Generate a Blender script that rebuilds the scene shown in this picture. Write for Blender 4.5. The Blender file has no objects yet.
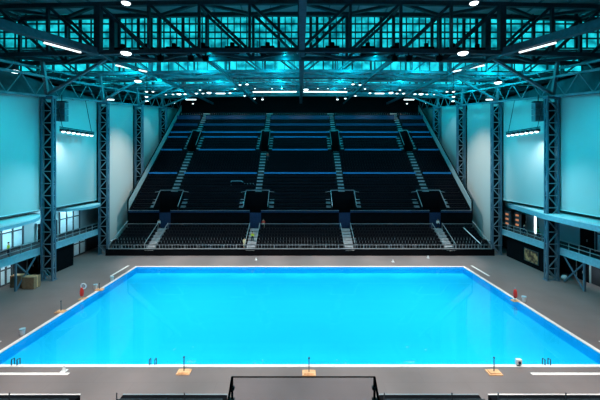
import bpy, bmesh, math, random
from mathutils import Vector, Matrix
random.seed(7)
sc = bpy.context.scene
C = sc.collection

# ------------------------------------------------------------------ camera, world, exposure
cd = bpy.data.cameras.new('camera'); cam = bpy.data.objects.new('camera', cd); C.objects.link(cam)
cam.location = (0, 0, 15.8); cam.rotation_euler = (math.pi/2, 0, 0)
cd.sensor_width = 36; cd.lens = 36*332/600.0; cd.shift_y = -36/600.0; cd.clip_end = 400
sc.camera = cam
w = bpy.data.worlds.new('world'); sc.world = w; w.use_nodes = True
bg = w.node_tree.nodes['Background']; bg.inputs[0].default_value = (0.10, 0.55, 0.75, 1); bg.inputs[1].default_value = 0.018
sc.view_settings.view_transform = 'Standard'; sc.view_settings.look = 'None'
sc.view_settings.exposure = 0.0; sc.view_settings.gamma = 1.0; sc.view_settings.use_curve_mapping = False
sc.cycles.use_denoising = True
sc.cycles.sample_clamp_indirect = 3.0
sc.cycles.max_bounces = 6; sc.cycles.transparent_max_bounces = 8

def spot(loc, target, power, col=(1, 1, 1), angle=70, blend=0.6, radius=0.35, parent=None):
    l = bpy.data.lights.new('spot_beam', 'SPOT'); l.energy = power; l.color = col
    l.spot_size = math.radians(angle); l.spot_blend = blend; l.shadow_soft_size = radius
    o = bpy.data.objects.new('spot_beam', l); C.objects.link(o)
    o.location = loc
    o.rotation_euler = (Vector(target)-Vector(loc)).to_track_quat('-Z', 'Y').to_euler()
    return o
def point(loc, power, col, radius=0.3):
    l = bpy.data.lights.new('wash_lamp', 'POINT'); l.energy = power; l.color = col; l.shadow_soft_size = radius
    o = bpy.data.objects.new('wash_lamp', l); C.objects.link(o); o.location = loc
    return o
WHITE = (1.0, 0.93, 0.88); CYAN = (0.0, 0.62, 0.78); PALE = (0.45, 0.9, 1.0)
# arena lamps over the pool (the hall's own overhead lamps, the nearest rows above the top of the frame)
for yy in (20, 33, 46):
    for xx in (-21, -7, 7, 21):
        spot((xx, yy, 29.2), (xx*1.0, 25 + (yy-20)*0.95, 0), {20: 20000, 33: 17500, 46: 15500}[yy]*(.78 if abs(xx) < 10 else .95), WHITE, 70, 0.8)
for xx in (-24, -16, -8, 0, 8, 16, 24):  # narrow spots added to brighten the near and far deck strips
    spot((xx, 10, 28), (xx, 21.5, 0), 19000, WHITE, 30, 0.8)
    spot((xx, 50, 28.5), (xx, 54.5, 0), 26000, WHITE, 28, 0.8)
# cyan wash on the hanging side drapes
for s in (-1, 1):
    for yy, pw in ((36, 13000), (50, 9500)):
        spot((s*20, yy, 27.5), (s*35, yy+2, 12.5), pw, CYAN, 75, 0.9)
    spot((s*33.2, 47.6, 19.8), (s*35.3, 48.0, 14), 1100, (0.85, 0.97, 1), 120, 1.0)
    spot((s*29, 51, 20), (s*35.3, 53, 12), 900, (0.7, 0.93, 1), 110, 1.0)
    spot((s*27, 44.5, 14), (s*35.3, 42.0, 11), 1300, PALE, 75, 1.0)
    spot((s*21, 62.5, 26.5), (s*35.3, 64.5, 13), 11000, (1.0, 0.93, 0.84), 62, 1.0)
    spot((s*31.0, 75, 29), (s*35.2, 77, 18), 700, (0.6, 0.9, 1), 90, 0.9)
    [spot((s*35.9, yy, 8.4), (s*38.6, yy, 6.2), 900, (0.5, 0.87, 1.0), 130, 0.8, 0.1) for yy in (40.5, 44, 50, 54.5)]
    [spot((s*36.2, yy, 3.3), (s*38.6, yy, 1.6), pw, (0.8, 0.95, 1.0), 120, 0.8, 0.1) for yy, pw in ((56.5, 150), (42.5, 400))]
for s in (-1, 1):  # cyan spots added to lift the dark eave trusses and upper walls
    for yy in (36, 46, 56, 68): spot((s*17, yy-3, 27.5), (s*37, yy, 28.2), 1500, CYAN, 60, 0.9, 0.15)
# cyan wash lamps that stand on the roof steel and light the roof deck
for yy, pw in ((44, 200), (54, 900), (66, 750), (78, 650)):
    for xx in ((-30, -18, -6, 6, 18, 30) if yy > 45 else (-14, -4, 8)):
        point((xx+2, yy, 29.6 + (yy-44)*0.06), pw*1.5, CYAN, 0.12)
# house lamps of the stand
for xx in (-24, -8, 8, 24):
    spot((xx, 60, 30.5), (xx, 66, 6), 4200, (0.6, 0.82, 1.0), 85, 0.8)

for xx in (-27, -18, -9, 0, 9, 18, 27):  # pinkish spots added only to brighten the top ledge
    spot((xx, 80, 31.6), (xx, 92, 29.0), 700, (1, .85, .85), 50, 1.0)
# ------------------------------------------------------------------ materials
def mat(name, col, rough=0.6, metal=0.0, noise=0.0, nscale=3.0, emit=None, estr=0.0, bump=0.0, spec=0.3, alpha=None):
    m = bpy.data.materials.new(name); m.use_nodes = True; nt = m.node_tree; b = nt.nodes['Principled BSDF']
    b.inputs['Base Color'].default_value = (*col, 1); b.inputs['Roughness'].default_value = rough
    b.inputs['Metallic'].default_value = metal; b.inputs['Specular IOR Level'].default_value = spec
    if noise or bump:
        tc = nt.nodes.new('ShaderNodeTexCoord'); n = nt.nodes.new('ShaderNodeTexNoise'); n.inputs['Scale'].default_value = nscale
        n.inputs['Detail'].default_value = 4; nt.links.new(tc.outputs['Object'], n.inputs['Vector'])
        if noise:
            r = nt.nodes.new('ShaderNodeMapRange'); r.inputs['From Min'].default_value = .3; r.inputs['From Max'].default_value = .7
            r.inputs['To Min'].default_value = 1-noise; r.inputs['To Max'].default_value = 1+noise
            mx = nt.nodes.new('ShaderNodeMix'); mx.data_type = 'RGBA'; mx.blend_type = 'MULTIPLY'; mx.inputs[0].default_value = 1
            mx.inputs[6].default_value = (*col, 1)
            nt.links.new(n.outputs['Fac'], r.inputs['Value']); nt.links.new(r.outputs[0], mx.inputs[7])
            nt.links.new(mx.outputs[2], b.inputs['Base Color'])
        if bump:
            bp = nt.nodes.new('ShaderNodeBump'); bp.inputs['Strength'].default_value = bump; bp.inputs['Distance'].default_value = .05
            nt.links.new(n.outputs['Fac'], bp.inputs['Height']); nt.links.new(bp.outputs[0], b.inputs['Normal'])
    if emit:
        b.inputs['Emission Color'].default_value = (*emit, 1); b.inputs['Emission Strength'].default_value = estr
        if estr > 1.5: m.cycles.emission_sampling = 'NONE'
    return m
M = {
 'deck': None,
 'steel': mat('painted_steel', (0.15, 0.22, 0.26), .5, noise=.3, nscale=.7),
 'tower': mat('tower_steel', (0.09, 0.17, 0.24), .45, noise=.12, nscale=1.2),
 'beamsteel': mat('beam_steel', (0.06, 0.10, 0.13), .5, noise=.2),
 'lacing': mat('lacing_steel', (0.19, 0.27, 0.32), .45, noise=.1),
 'darksteel': mat('dark_steel', (0.045, 0.065, 0.08), .5, noise=.15),
 'ceil': mat('roof_deck', (0.30, 0.42, 0.46), .8, noise=.3, nscale=.25),
 'black': mat('black_paint', (0.004, 0.005, 0.007), .8, noise=.2, spec=.05),
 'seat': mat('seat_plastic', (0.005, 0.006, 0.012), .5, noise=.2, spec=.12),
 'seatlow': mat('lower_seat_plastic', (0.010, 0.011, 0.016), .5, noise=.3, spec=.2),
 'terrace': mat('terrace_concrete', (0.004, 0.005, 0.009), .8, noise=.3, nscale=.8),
 'blue': mat('blue_nosing', (0.02, 0.22, 0.50), .5, noise=.1),
 'darkblue': mat('dark_blue_panel', (0.010, 0.035, 0.10), .5, noise=.2),
 'step': mat('aisle_step', (0.30, 0.38, 0.42), .8, noise=.25, nscale=2),
 'lightstep': mat('pale_step', (0.38, 0.40, 0.42), .8, noise=.2, nscale=2),
 'ledge': mat('ledge_board', (0.75, 0.55, 0.52), .7, noise=.1),
 'rail': mat('rail_steel', (0.35, 0.40, 0.43), .35, metal=.3, noise=.05),
 'parapet': mat('parapet_board', (0.30, 0.38, 0.40), .7, noise=.15),
 'drape': None,
 'wall': mat('side_wall', (0.25, 0.38, 0.42), .8, noise=.1, nscale=.3),
 'wallteal': mat('upper_side_wall', (0.07, 0.10, 0.12), .8, noise=.5, nscale=.4),
 'darkwall': mat('dark_wall', (0.02, 0.024, 0.03), .8, noise=.3, nscale=.5),
 'fascia': mat('balcony_steel', (0.28, 0.50, 0.60), .5, noise=.1),
 'white': mat('white_coping', (0.80, 0.80, 0.78), .5, noise=.05),
 'whiteplastic': mat('white_plastic', (0.75, 0.8, 0.82), .4, noise=.04),
 'canopy': mat('canopy_board', (0.75, 0.88, 0.90), .5, noise=.05),
 'winpane': mat('gallery_pane', (0.45, 0.62, 0.68), .3, noise=.15, nscale=.8),
 'tan': mat('tan_rubber', (0.75, 0.45, 0.24), .7, noise=.2, nscale=4),
 'card': mat('cardboard', (0.33, 0.20, 0.12), .9, noise=.15, nscale=3),
 'red': mat('red_vinyl', (0.75, 0.04, 0.03), .5, noise=.1),
 'orange': mat('orange_cloth', (0.9, 0.22, 0.05), .6, noise=.1),
 'hivis': mat('hi_vis_cloth', (0.72, 0.90, 0.05), .7, noise=.1),
 'cream': mat('cream_cloth', (0.75, 0.75, 0.45), .8, noise=.1),
 'green': mat('green_cloth', (0.10, 0.45, 0.10), .8, noise=.1),
 'navy': mat('navy_cloth', (0.02, 0.025, 0.05), .8, noise=.1),
 'skin': mat('skin', (0.55, 0.32, 0.22), .6, noise=.05),
 'hair': mat('dark_hair', (0.02, 0.015, 0.01), .7, noise=.2),
 'lens': mat('lamp_lens', (1, 1, 1), .4, emit=(0.9, 0.98, 1.0), estr=3.0, noise=.01),
 'beamshine': mat('beam_highlight_glow', (1, 1, 1), .4, emit=(1.0, 0.98, 0.95), estr=1.4, noise=.01),
 'orangelight': mat('orange_display', (.3, .1, .05), .5, emit=(1.0, 0.35, 0.15), estr=.5, noise=.3, nscale=3),
 'pool': None, 'water': None,
}
def deck_mat():
    m = bpy.data.materials.new('rubber_deck'); m.use_nodes = True; nt = m.node_tree; b = nt.nodes['Principled BSDF']
    tc = nt.nodes.new('ShaderNodeTexCoord')
    n = nt.nodes.new('ShaderNodeTexNoise'); n.inputs['Scale'].default_value = .35; n.inputs['Detail'].default_value = 6
    br = nt.nodes.new('ShaderNodeTexBrick'); br.inputs['Scale'].default_value = 1.0
    br.inputs['Brick Width'].default_value = 6.0; br.inputs['Row Height'].default_value = 1.2; br.inputs['Mortar Size'].default_value = .03
    br.inputs['Color1'].default_value = (.168, .142, .139, 1); br.inputs['Color2'].default_value = (.173, .147, .144, 1); br.inputs['Mortar'].default_value = (.158, .134, .131, 1)
    r = nt.nodes.new('ShaderNodeMapRange'); r.inputs['To Min'].default_value = .8; r.inputs['To Max'].default_value = 1.2
    mx = nt.nodes.new('ShaderNodeMix'); mx.data_type = 'RGBA'; mx.blend_type = 'MULTIPLY'; mx.inputs[0].default_value = 1
    nt.links.new(tc.outputs['Object'], n.inputs['Vector']); nt.links.new(tc.outputs['Object'], br.inputs['Vector'])
    nt.links.new(n.outputs['Fac'], r.inputs['Value']); nt.links.new(br.outputs['Color'], mx.inputs[6]); nt.links.new(r.outputs[0], mx.inputs[7])
    nt.links.new(mx.outputs[2], b.inputs['Base Color']); b.inputs['Roughness'].default_value = .45; b.inputs['Specular IOR Level'].default_value = .5
    return m
def drape_mat():
    m = bpy.data.materials.new('grey_drape'); m.use_nodes = True; nt = m.node_tree; b = nt.nodes['Principled BSDF']
    b.inputs['Base Color'].default_value = (.52, .56, .56, 1); b.inputs['Roughness'].default_value = .85; b.inputs['Specular IOR Level'].default_value = .1
    tc = nt.nodes.new('ShaderNodeTexCoord'); mp = nt.nodes.new('ShaderNodeMapping'); mp.inputs['Scale'].default_value = (.2, 1.2, .06)
    n = nt.nodes.new('ShaderNodeTexNoise'); n.inputs['Scale'].default_value = 1.0; n.inputs['Detail'].default_value = 3
    bp = nt.nodes.new('ShaderNodeBump'); bp.inputs['Strength'].default_value = .15; bp.inputs['Distance'].default_value = .06
    nt.links.new(tc.outputs['Object'], mp.inputs[0]); nt.links.new(mp.outputs[0], n.inputs['Vector'])
    nt.links.new(n.outputs['Fac'], bp.inputs['Height']); nt.links.new(bp.outputs[0], b.inputs['Normal'])
    return m
def water_mat():
    m = bpy.data.materials.new('clear_pool_water'); m.use_nodes = True; nt = m.node_tree; nt.nodes.clear()
    out = nt.nodes.new('ShaderNodeOutputMaterial'); mix = nt.nodes.new('ShaderNodeMixShader'); fr = nt.nodes.new('ShaderNodeFresnel'); fr.inputs[0].default_value = 1.33
    t = nt.nodes.new('ShaderNodeBsdfTransparent'); t.inputs[0].default_value = (.6, .97, 1, 1)
    g = nt.nodes.new('ShaderNodeBsdfGlossy'); g.inputs['Roughness'].default_value = .03
    tc = nt.nodes.new('ShaderNodeTexCoord'); n = nt.nodes.new('ShaderNodeTexNoise'); n.inputs['Scale'].default_value = .8
    bp = nt.nodes.new('ShaderNodeBump'); bp.inputs['Strength'].default_value = .03; bp.inputs['Distance'].default_value = .05
    nt.links.new(tc.outputs['Object'], n.inputs['Vector']); nt.links.new(n.outputs['Fac'], bp.inputs['Height']); nt.links.new(bp.outputs[0], g.inputs['Normal'])
    nt.links.new(fr.outputs[0], mix.inputs[0]); nt.links.new(t.outputs[0], mix.inputs[1]); nt.links.new(g.outputs[0], mix.inputs[2]); nt.links.new(mix.outputs[0], out.inputs[0])
    return m
def clerestory_mat(strength=1.0):
    m = bpy.data.materials.new('lit_clerestory_glass'); m.use_nodes = True; nt = m.node_tree; b = nt.nodes['Principled BSDF']
    b.inputs['Base Color'].default_value = (.1, .3, .35, 1); b.inputs['Roughness'].default_value = .3
    tc = nt.nodes.new('ShaderNodeTexCoord'); n = nt.nodes.new('ShaderNodeTexNoise'); n.inputs['Scale'].default_value = .8; n.inputs['Detail'].default_value = 3
    cr = nt.nodes.new('ShaderNodeValToRGB'); cr.color_ramp.elements[0].position = .33; cr.color_ramp.elements[1].position = .66
    cr.color_ramp.elements[0].color = (.0, .13, .18, 1); cr.color_ramp.elements[1].color = (.015, .80, .92, 1)
    nt.links.new(tc.outputs['Object'], n.inputs['Vector']); nt.links.new(n.outputs['Fac'], cr.inputs[0]); nt.links.new(cr.outputs[0], b.inputs['Emission Color'])
    b.inputs['Emission Strength'].default_value = strength
    return m
def tile_mat():
    m = bpy.data.materials.new('pool_tile'); m.use_nodes = True; nt = m.node_tree; b = nt.nodes['Principled BSDF']
    tc = nt.nodes.new('ShaderNodeTexCoord'); br = nt.nodes.new('ShaderNodeTexBrick'); br.offset = 0
    br.inputs['Scale'].default_value = 1; br.inputs['Brick Width'].default_value = 2.5; br.inputs['Row Height'].default_value = 2.5; br.inputs['Mortar Size'].default_value = .01
    br.inputs['Color1'].default_value = (.0, .51, .80, 1); br.inputs['Color2'].default_value = (.0, .505, .795, 1); br.inputs['Mortar'].default_value = (.0, .46, .76, 1)
    nt.links.new(tc.outputs['Object'], br.inputs['Vector']); nt.links.new(br.outputs['Color'], b.inputs['Base Color']); b.inputs['Roughness'].default_value = .6
    return m
M['deck'] = deck_mat(); M['drape'] = drape_mat(); M['water'] = water_mat(); M['clere'] = clerestory_mat(); M['clere_far'] = clerestory_mat(1.25); M['pool'] = tile_mat()
M['poolwall'] = mat('pool_wall_tile', (.0, .52, .92), .5, noise=.03)
def glass_mat():
    m = bpy.data.materials.new('barrier_glass'); m.use_nodes = True; nt = m.node_tree; nt.nodes.clear()
    out = nt.nodes.new('ShaderNodeOutputMaterial'); mix = nt.nodes.new('ShaderNodeMixShader'); mix.inputs[0].default_value = .06
    t = nt.nodes.new('ShaderNodeBsdfTransparent'); t.inputs[0].default_value = (.93, .93, .95, 1)
    g = nt.nodes.new('ShaderNodeBsdfGlossy'); g.inputs['Roughness'].default_value = .15
    nt.links.new(t.outputs[0], mix.inputs[1]); nt.links.new(g.outputs[0], mix.inputs[2]); nt.links.new(mix.outputs[0], out.inputs[0])
    return m
M['glass'] = glass_mat()

# ------------------------------------------------------------------ helpers
class MB:
    def __init__(s): s.v = []; s.f = []
    def box(s, x0, x1, y0, y1, z0, z1):
        n = len(s.v)
        s.v += [(x0,y0,z0),(x1,y0,z0),(x1,y1,z0),(x0,y1,z0),(x0,y0,z1),(x1,y0,z1),(x1,y1,z1),(x0,y1,z1)]
        s.f += [tuple(n+i for i in q) for q in ((3,2,1,0),(4,5,6,7),(0,1,5,4),(1,2,6,5),(2,3,7,6),(3,0,4,7))]
        return s
    def bar(s, a, b, wd, ht=None, sides=4):
        a = Vector(a); b = Vector(b); d = (b-a); d.normalize(); ht = ht or wd
        up = Vector((0,0,1)) if abs(d.z) < .95 else Vector((0,1,0))
        r = d.cross(up).normalized(); u = r.cross(d).normalized(); n = len(s.v)
        for p in (a, b):
            for k in range(sides):
                t = 2*math.pi*(k+.5)/sides; q = math.sqrt(2) if sides == 4 else 1
                s.v.append(tuple(p + r*math.cos(t)*wd/2*q + u*math.sin(t)*ht/2*q))
        s.f.append(tuple(n+k for k in reversed(range(sides)))); s.f.append(tuple(n+sides+k for k in range(sides)))
        for k in range(sides): s.f.append((n+k, n+(k+1)%sides, n+sides+(k+1)%sides, n+sides+k))
        return s
    def lathe(s, prof, o=(0,0,0), seg=12, sx=1, sy=1):
        n = len(s.v)
        for (r, z) in prof:
            for k in range(seg):
                t = 2*math.pi*k/seg; s.v.append((o[0]+r*math.cos(t)*sx, o[1]+r*math.sin(t)*sy, o[2]+z))
        for j in range(len(prof)-1):
            for k in range(seg): s.f.append((n+j*seg+k, n+j*seg+(k+1)%seg, n+(j+1)*seg+(k+1)%seg, n+(j+1)*seg+k))
        s.f.append(tuple(n+k for k in reversed(range(seg)))); e = n+(len(prof)-1)*seg; s.f.append(tuple(e+k for k in range(seg)))
        return s
    def prism(s, pts, z0, z1):
        n = len(s.v); k = len(pts)
        s.v += [(p[0], p[1], z0) for p in pts] + [(p[0], p[1], z1) for p in pts]
        s.f.append(tuple(n+i for i in reversed(range(k)))); s.f.append(tuple(n+k+i for i in range(k)))
        for i in range(k): s.f.append((n+i, n+(i+1)%k, n+k+(i+1)%k, n+k+i))
        return s
    def quad(s, *p): n = len(s.v); s.v += list(p); s.f.append(tuple(range(n, n+len(p)))); return s
    def mesh(s, name, m):
        me = bpy.data.meshes.new(name); me.from_pydata(s.v, [], s.f); me.materials.append(m)
        bm = bmesh.new(); bm.from_mesh(me); bmesh.ops.recalc_face_normals(bm, faces=bm.faces); bm.to_mesh(me); bm.free(); me.update()
        return me
    def build(s, name, m, parent=None):
        o = bpy.data.objects.new(name, s.mesh(name, m)); C.objects.link(o)
        if parent is not None: o.parent = parent
        return o
def tag(o, label, cat, group=None, kind=None):
    o['label'] = label; o['category'] = cat
    if group: o['group'] = group
    if kind: o['kind'] = kind
    return o
def empty(name, loc, label, cat, group=None, rz=0):
    o = bpy.data.objects.new(name, None); C.objects.link(o); o.location = loc; o.rotation_euler = (0,0,rz)
    return tag(o, label, cat, group)
def struct(o): o['kind'] = 'structure'; return o
def copy_tree(o, parent=None):
    c = o.copy(); C.objects.link(c); c.parent = parent
    for ch in o.children: copy_tree(ch, c)
    return c

# ------------------------------------------------------------------ the setting
PX, PY0, PY1 = 25.0, 26.1, 50.9       # pool half width, near and far edge
m = MB()
m.box(-44, 44, -6, PY0-.35, -.4, 0).box(-44, 44, PY1+.35, 100, -.4, 0)
m.box(-44, -PX-.35, PY0-.35, PY1+.35, -.4, 0).box(PX+.35, 44, PY0-.35, PY1+.35, -.4, 0)
struct(m.build('floor', M['deck']))
m = MB(); m.box(-PX-.3, PX+.3, PY0-.3, PY1+.3, -1.3, -.95)
fl = struct(m.build('floor_pool', M['pool']))
m = MB()
m.box(-PX-.3, -PX, PY0-.3, PY1+.3, -.95, -.02).box(PX, PX+.3, PY0-.3, PY1+.3, -.95, -.02)
m.box(-PX, PX, PY0-.3, PY0, -.95, -.02).box(-PX, PX, PY1, PY1+.3, -.95, -.02)
struct(m.build('wall_pool', M['poolwall']))
m = MB(); e = .004; m.quad((-PX+e, PY0+e, -.12), (PX-e, PY0+e, -.12), (PX-e, PY1-e, -.12), (-PX+e, PY1-e, -.12))
wo = m.build('pool_water', M['water'])
if wo.data.polygons[0].normal.z < 0: wo.data.flip_normals()
tag(wo, 'still turquoise water filling the large rectangular pool', 'water', kind='stuff')
# white coping
struct(MB().box(-PX-.35, PX+.35, PY0-.3, PY0, -.02, .05).build('trim_1', M['white']))
struct(MB().box(-PX-.35, PX+.35, PY1, PY1+.35, -.02, .05).build('trim_2', M['white']))
struct(MB().box(-PX-.35, -PX, PY0, PY1, -.02, .05).build('trim_3', M['white']))
struct(MB().box(PX, PX+.35, PY0, PY1, -.02, .05).build('trim_4', M['white']))
k = 5
for s in (-1, 1):
    for (x0, x1, y0, y1) in ((17.4, 31, 24.85, 25.1), (26.5, 26.8, 46.8, 51.6), (26.6, 26.9, 27.6, 29.6)):
        a, b = sorted((s*x0, s*x1)); struct(MB().box(a, b, y0, y1, 0, .03).build('trim_%d' % k, M['white'])); k += 1
# side walls, back wall
for s, nm in ((-1, 'left'), (1, 'right')):
    a, b = sorted((s*38.6, s*39.2))
    struct(MB().box(a, b, -6, 100, 4.4, 9.4).build('wall_'+nm, M['wall']))
    struct(MB().box(a, b, -6, 100, 9.4, 28.5).box(min(s*38.6, s*53), max(s*38.6, s*53), -6, 100, 28.1, 28.5).box(min(s*52.6, s*53), max(s*52.6, s*53), -6, 100, 28.5, 40).build('wall_'+nm+'_upper', M['wallteal']))
    struct(MB().box(a, b, -6, 100, 0, 4.4).build('wall_'+nm+'_lower', M['darkwall']))
struct(MB().box(-53, 53, 96.5, 97, 0, 40).build('wall_back', M['black']))
# saw-tooth roof: deck pieces between clerestories
def deck(y0, z0, y1, z1):
    m = MB(); n = 0
    m.quad((-53, y0, z0), (53, y0, z0), (53, y1, z1), (-53, y1, z1)).quad((-53, y0, z0+.3), (53, y0, z0+.3), (53, y1, z1+.3), (-53, y1, z1+.3))
    return m
decks = [(-6, 41.5, 48, 37.4), (48, 32.4, 62, 35.6), (62, 32.9, 75, 36.0), (75, 33.6, 97, 36.2)]
for i, dk in enumerate(decks):
    o = struct(deck(*dk).build('ceiling' if i == 0 else 'ceiling_%d' % (i+1), M['ceil']))
    p = MB()
    y0, z0, y1, z1 = dk
    ys = [y for y in range(int(max(y0, 30)), int(y1), 3)]
    for y in ys:
        z = z0 + (z1-z0)*(y-y0)/(y1-y0); p.box(-52.6, 52.6, y, y+.18, z-.22, z-.02)
    for x in range(-48, 49, 4):
        ya = max(y0, 28); za = z0+(z1-z0)*(ya-y0)/(y1-y0); p.bar((x, ya, za-.35), (x, y1, z1-.35), .14, .24)
    p.build('ceiling_purlins', M['steel'], o)
def clerestory(n, y, z0, z1, rows, step):
    o = struct(MB().box(-52.6, 52.6, y, y+.1, z0, z1).build('window_%d' % n, M['clere' if n == 1 else 'clere_far']))
    p = MB()
    x = -52
    while x <= 52:
        wd = (.13 if random.random() < .7 else .4)*(1 if n == 1 else .6)
        p.box(x-wd/2, x+wd/2, y-.25, y-.02, z0, z1); x += step*(1.0 if abs(x) < 27 else 1.7)
    for z in rows: p.box(-52.6, 52.6, y-.22, y-.03, z-.09, z+.09)
    p.build('window_frame', M['darksteel'], o)
clerestory(1, 48, 32.4, 37.4, (32.5, 33.9, 34.8, 36.0, 37.2), .92)
clerestory(2, 62, 32.9, 35.6, (33.0, 35.5), 1.8)
clerestory(3, 75, 33.6, 36.0, (33.7, 35.9), 2.2)

# ------------------------------------------------------------------ roof trusses
def drop(x): return .00045*x*x
TX = [-50.4, -44.1, -37.8, -31.5, -25.2, -18.9, -12.6, -6.3, 0, 6.3, 12.6, 18.9, 25.2, 31.5, 37.8, 44.1, 50.4]
def truss(ya, yb, zb, zt, label, chord=.42, web=.3, mt='steel'):
    T = empty('roof_truss', (0, ya, zb), label, 'roof truss', 'box trusses across the roof')
    W = yb-ya; H = zt-zb
    P = lambda i, r, t: (TX[i], W if r else 0, (H if t else 0)-drop(TX[i]))
    n = len(TX)
    for r in (0, 1):
        for t in (0, 1):
            m = MB()
            for i in range(n-1): m.bar(P(i, r, t), P(i+1, r, t), chord, chord*1.1)
            m.build('top_chord' if t else 'bottom_chord', M[mt], T)
        for i in range(n):
            MB().bar(P(i, r, 0), P(i, r, 1), web*(1.6 if i == 8 else 2.2 if abs(TX[i]) == 25.2 else 1.0)).build('vertical_strut', M[mt], T)
        for i in range(n-1):
            a, b = (P(i, r, 1), P(i+1, r, 0)) if TX[i] < 0 else (P(i, r, 0), P(i+1, r, 1))
            MB().bar(a, b, web).build('diagonal_brace', M[mt], T)
    for t in (0, 1):
        for i in range(n):
            if i % 2 == 0: MB().bar(P(i, 0, t), P(i, 1, t), web).build('cross_tie', M[mt], T)
        for i in range(n-1):
            a, b = (P(i, 0, t), P(i+1, 1, t)) if i % 2 == 0 else (P(i, 1, t), P(i+1, 0, t))
            MB().bar(a, b, web).build('lateral_brace', M[mt], T)
    return T
truss(41.5, 44.8, 30.0, 36.0, 'massive box truss nearest the camera, its two bottom chords crossing above the pool', .46, .34, 'darksteel')  # shade on the unlit nearest truss is put into its darker steel colour
truss(56.0, 59.3, 31.5, 36.6, 'second box truss back, seen under the nearest one, over the near edge of the stand', .4, .26)
truss(68.7, 71.6, 32.4, 36.6, 'third box truss back, hung with small lamps above the upper seats', .4, .26)
truss(81.5, 84.4, 33.3, 36.8, 'rearmost box truss, just before the black back wall', .4, .26)
for y, zb, lab in ((64.2, 32.7, 'thin secondary truss between the second and third box trusses'), (76.6, 33.4, 'thin secondary truss between the third and rearmost box trusses')):
    truss(y, y+1.6, zb, zb+2.4, lab, .26, .16)
# longitudinal members
lg = 'beams running along the hall under the roof'
def beam(pts, wd, label, mt='beamsteel'):
    m = MB()
    for a, b in zip(pts, pts[1:]): m.bar(a, b, wd, wd)
    return tag(m.build('roof_beam', M[mt]), label, 'beam', lg)
beam([(.25, 18, 30.3), (.25, 41.3, 30.3), (.25, 57, 31.2), (.25, 96, 33.6)], .7, 'central roof beam running straight away from the camera over the middle of the pool')
for s, nm in ((-1, 'left'), (1, 'right')):
    beam([(s*29.6, 32, 29.5), (s*25.4, 41.5, 29.8)], .85, 'thick slanting beam from the nearest truss out to the %s edge of the photo' % nm)
    beam([(s*25.2, 45.2, 29.8), (s*25.2, 57, 31.1), (s*25.2, 96, 33.3)], .5, 'long roof beam over the %s side of the hall, behind the nearest truss' % nm)
    beam([(s*12.6, 45.2, 29.9), (s*12.6, 57, 31.1), (s*12.6, 96, 33.3)], .35, 'thin long roof beam between the central beam and the %s long beam' % nm)
# eave trusses above the drapes (longitudinal, between the towers)
TY = [32.5, 45.2, 58.0, 70.7, 83.3]
def ze(y): return 25.0 + .13*(y-45)
for s, nm in ((-1, 'left'), (1, 'right')):
    T = empty('eave_truss', (s*34.4, 32.5, ze(32.5)), 'long lattice truss along the top of the %s row of towers and drapes' % nm, 'roof truss', 'lattice trusses along the eaves')
    for dz, dx in ((0, 0), (2.6, 0), (3.8, 1.0)):
        MB().bar((s*dx, -6, dz-.13*6), (s*dx, 62, dz+.13*62), .28).build('chord', M['steel'], T)
    for i in range(-3, 30):
        y = i*2.12; z = .13*y; hi = .13*(y+2.12)
        a, b = ((0, y, z), (0, y+2.12, hi+2.6)) if i % 2 else ((0, y, z+2.6), (0, y+2.12, hi))
        MB().bar(a, b, .11).build('diagonal_brace', M['steel'], T)
        if i % 2: MB().bar((0, y, z+2.6), (s*1.0, y+2.1, hi+3.8), .14).build('top_brace', M['steel'], T)
# knee braces from tower heads up to the trusses
for s, nm in ((-1, 'left'), (1, 'right')):
    for i, y in enumerate(TY[1:]):
        zb = (30.0, 31.5, 32.4, 33.3)[i]
        o = MB().bar((s*34.4, y, ze(y)+.2), (s*25.5, y-.9, zb), .32).bar((s*34.4, y, ze(y)+.2), (s*34.4, y-.9, zb-.4), .4).build('knee_brace', M['steel'])
        tag(o, 'slanted steel knee brace rising from the head of the %s %s tower' % (('nearest', 'second', 'third', 'farthest')[i], nm), 'brace', 'knee braces at the tower heads')
# catwalks hung under the roof
for i, (y, z) in enumerate(((46.6, 30.5), (64.5, 31.9))):
    T = empty('catwalk', (0, y, z), ('steel mesh catwalk across the roof just behind the nearest truss', 'steel mesh catwalk across the roof behind the second truss')[i], 'catwalk')
    MB().box(-33, 33, -.5, .5, -.06, .06).build('walkway', M['steel'], T)
    for yy in (-.5, .5):
        m = MB().bar((-33, yy, 1.1), (33, yy, 1.1), .07).bar((-33, yy, .55), (33, yy, .55), .05)
        for x in range(-33, 34, 3): m.bar((x, yy, 0), (x, yy, 1.1), .06)
        m.build('handrail', M['steel'], T)
    for x in range(-30, 31, 12): MB().bar((x, 0, 0), (x, 0, 2.6), .1).build('hanger', M['steel'], T)

# ------------------------------------------------------------------ towers
def make_tower(h):
    T = bpy.data.objects.new('lattice_tower', None); C.objects.link(T)
    for sx in (-.72, .72):
        for sy in (-.24, .24): MB().bar((sx, sy, 0), (sx, sy, h), .2).build('corner_post', M['tower'], T)
    n = int(h/1.6)
    for (ax, ay, bx, by) in ((-.72,-.24,.72,-.24), (-.72,.24,.72,.24), (-.72,-.24,-.72,.24), (.72,-.24,.72,.24)):
        m = MB()
        for i in range(n):
            z0, z1 = i*h/n, (i+1)*h/n
            m.bar((ax, ay, z0), (bx, by, z0), .11)
            if i % 2: m.bar((ax, ay, z0), (bx, by, z1), .12)
            else: m.bar((bx, by, z0), (ax, ay, z1), .12)
        m.build('lacing', M['lacing'], T)
    m = MB()
    for sx in (-.72, .72):
        for sy in (-.24, .24): m.box(sx-.25, sx+.25, sy-.25, sy+.25, 0, .05)
    m.build('base_plate', M['tower'], T)
    MB().box(-.9, .9, -.45, .45, h, h+.3).build('head_plate', M['tower'], T)
    MB().box(-.45, .35, -.1, .1, 1.5, h-.5).build('gap_shade_panel', M['black'], T)  # black panel added for the dark gap showing through the lacing
    return T
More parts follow.
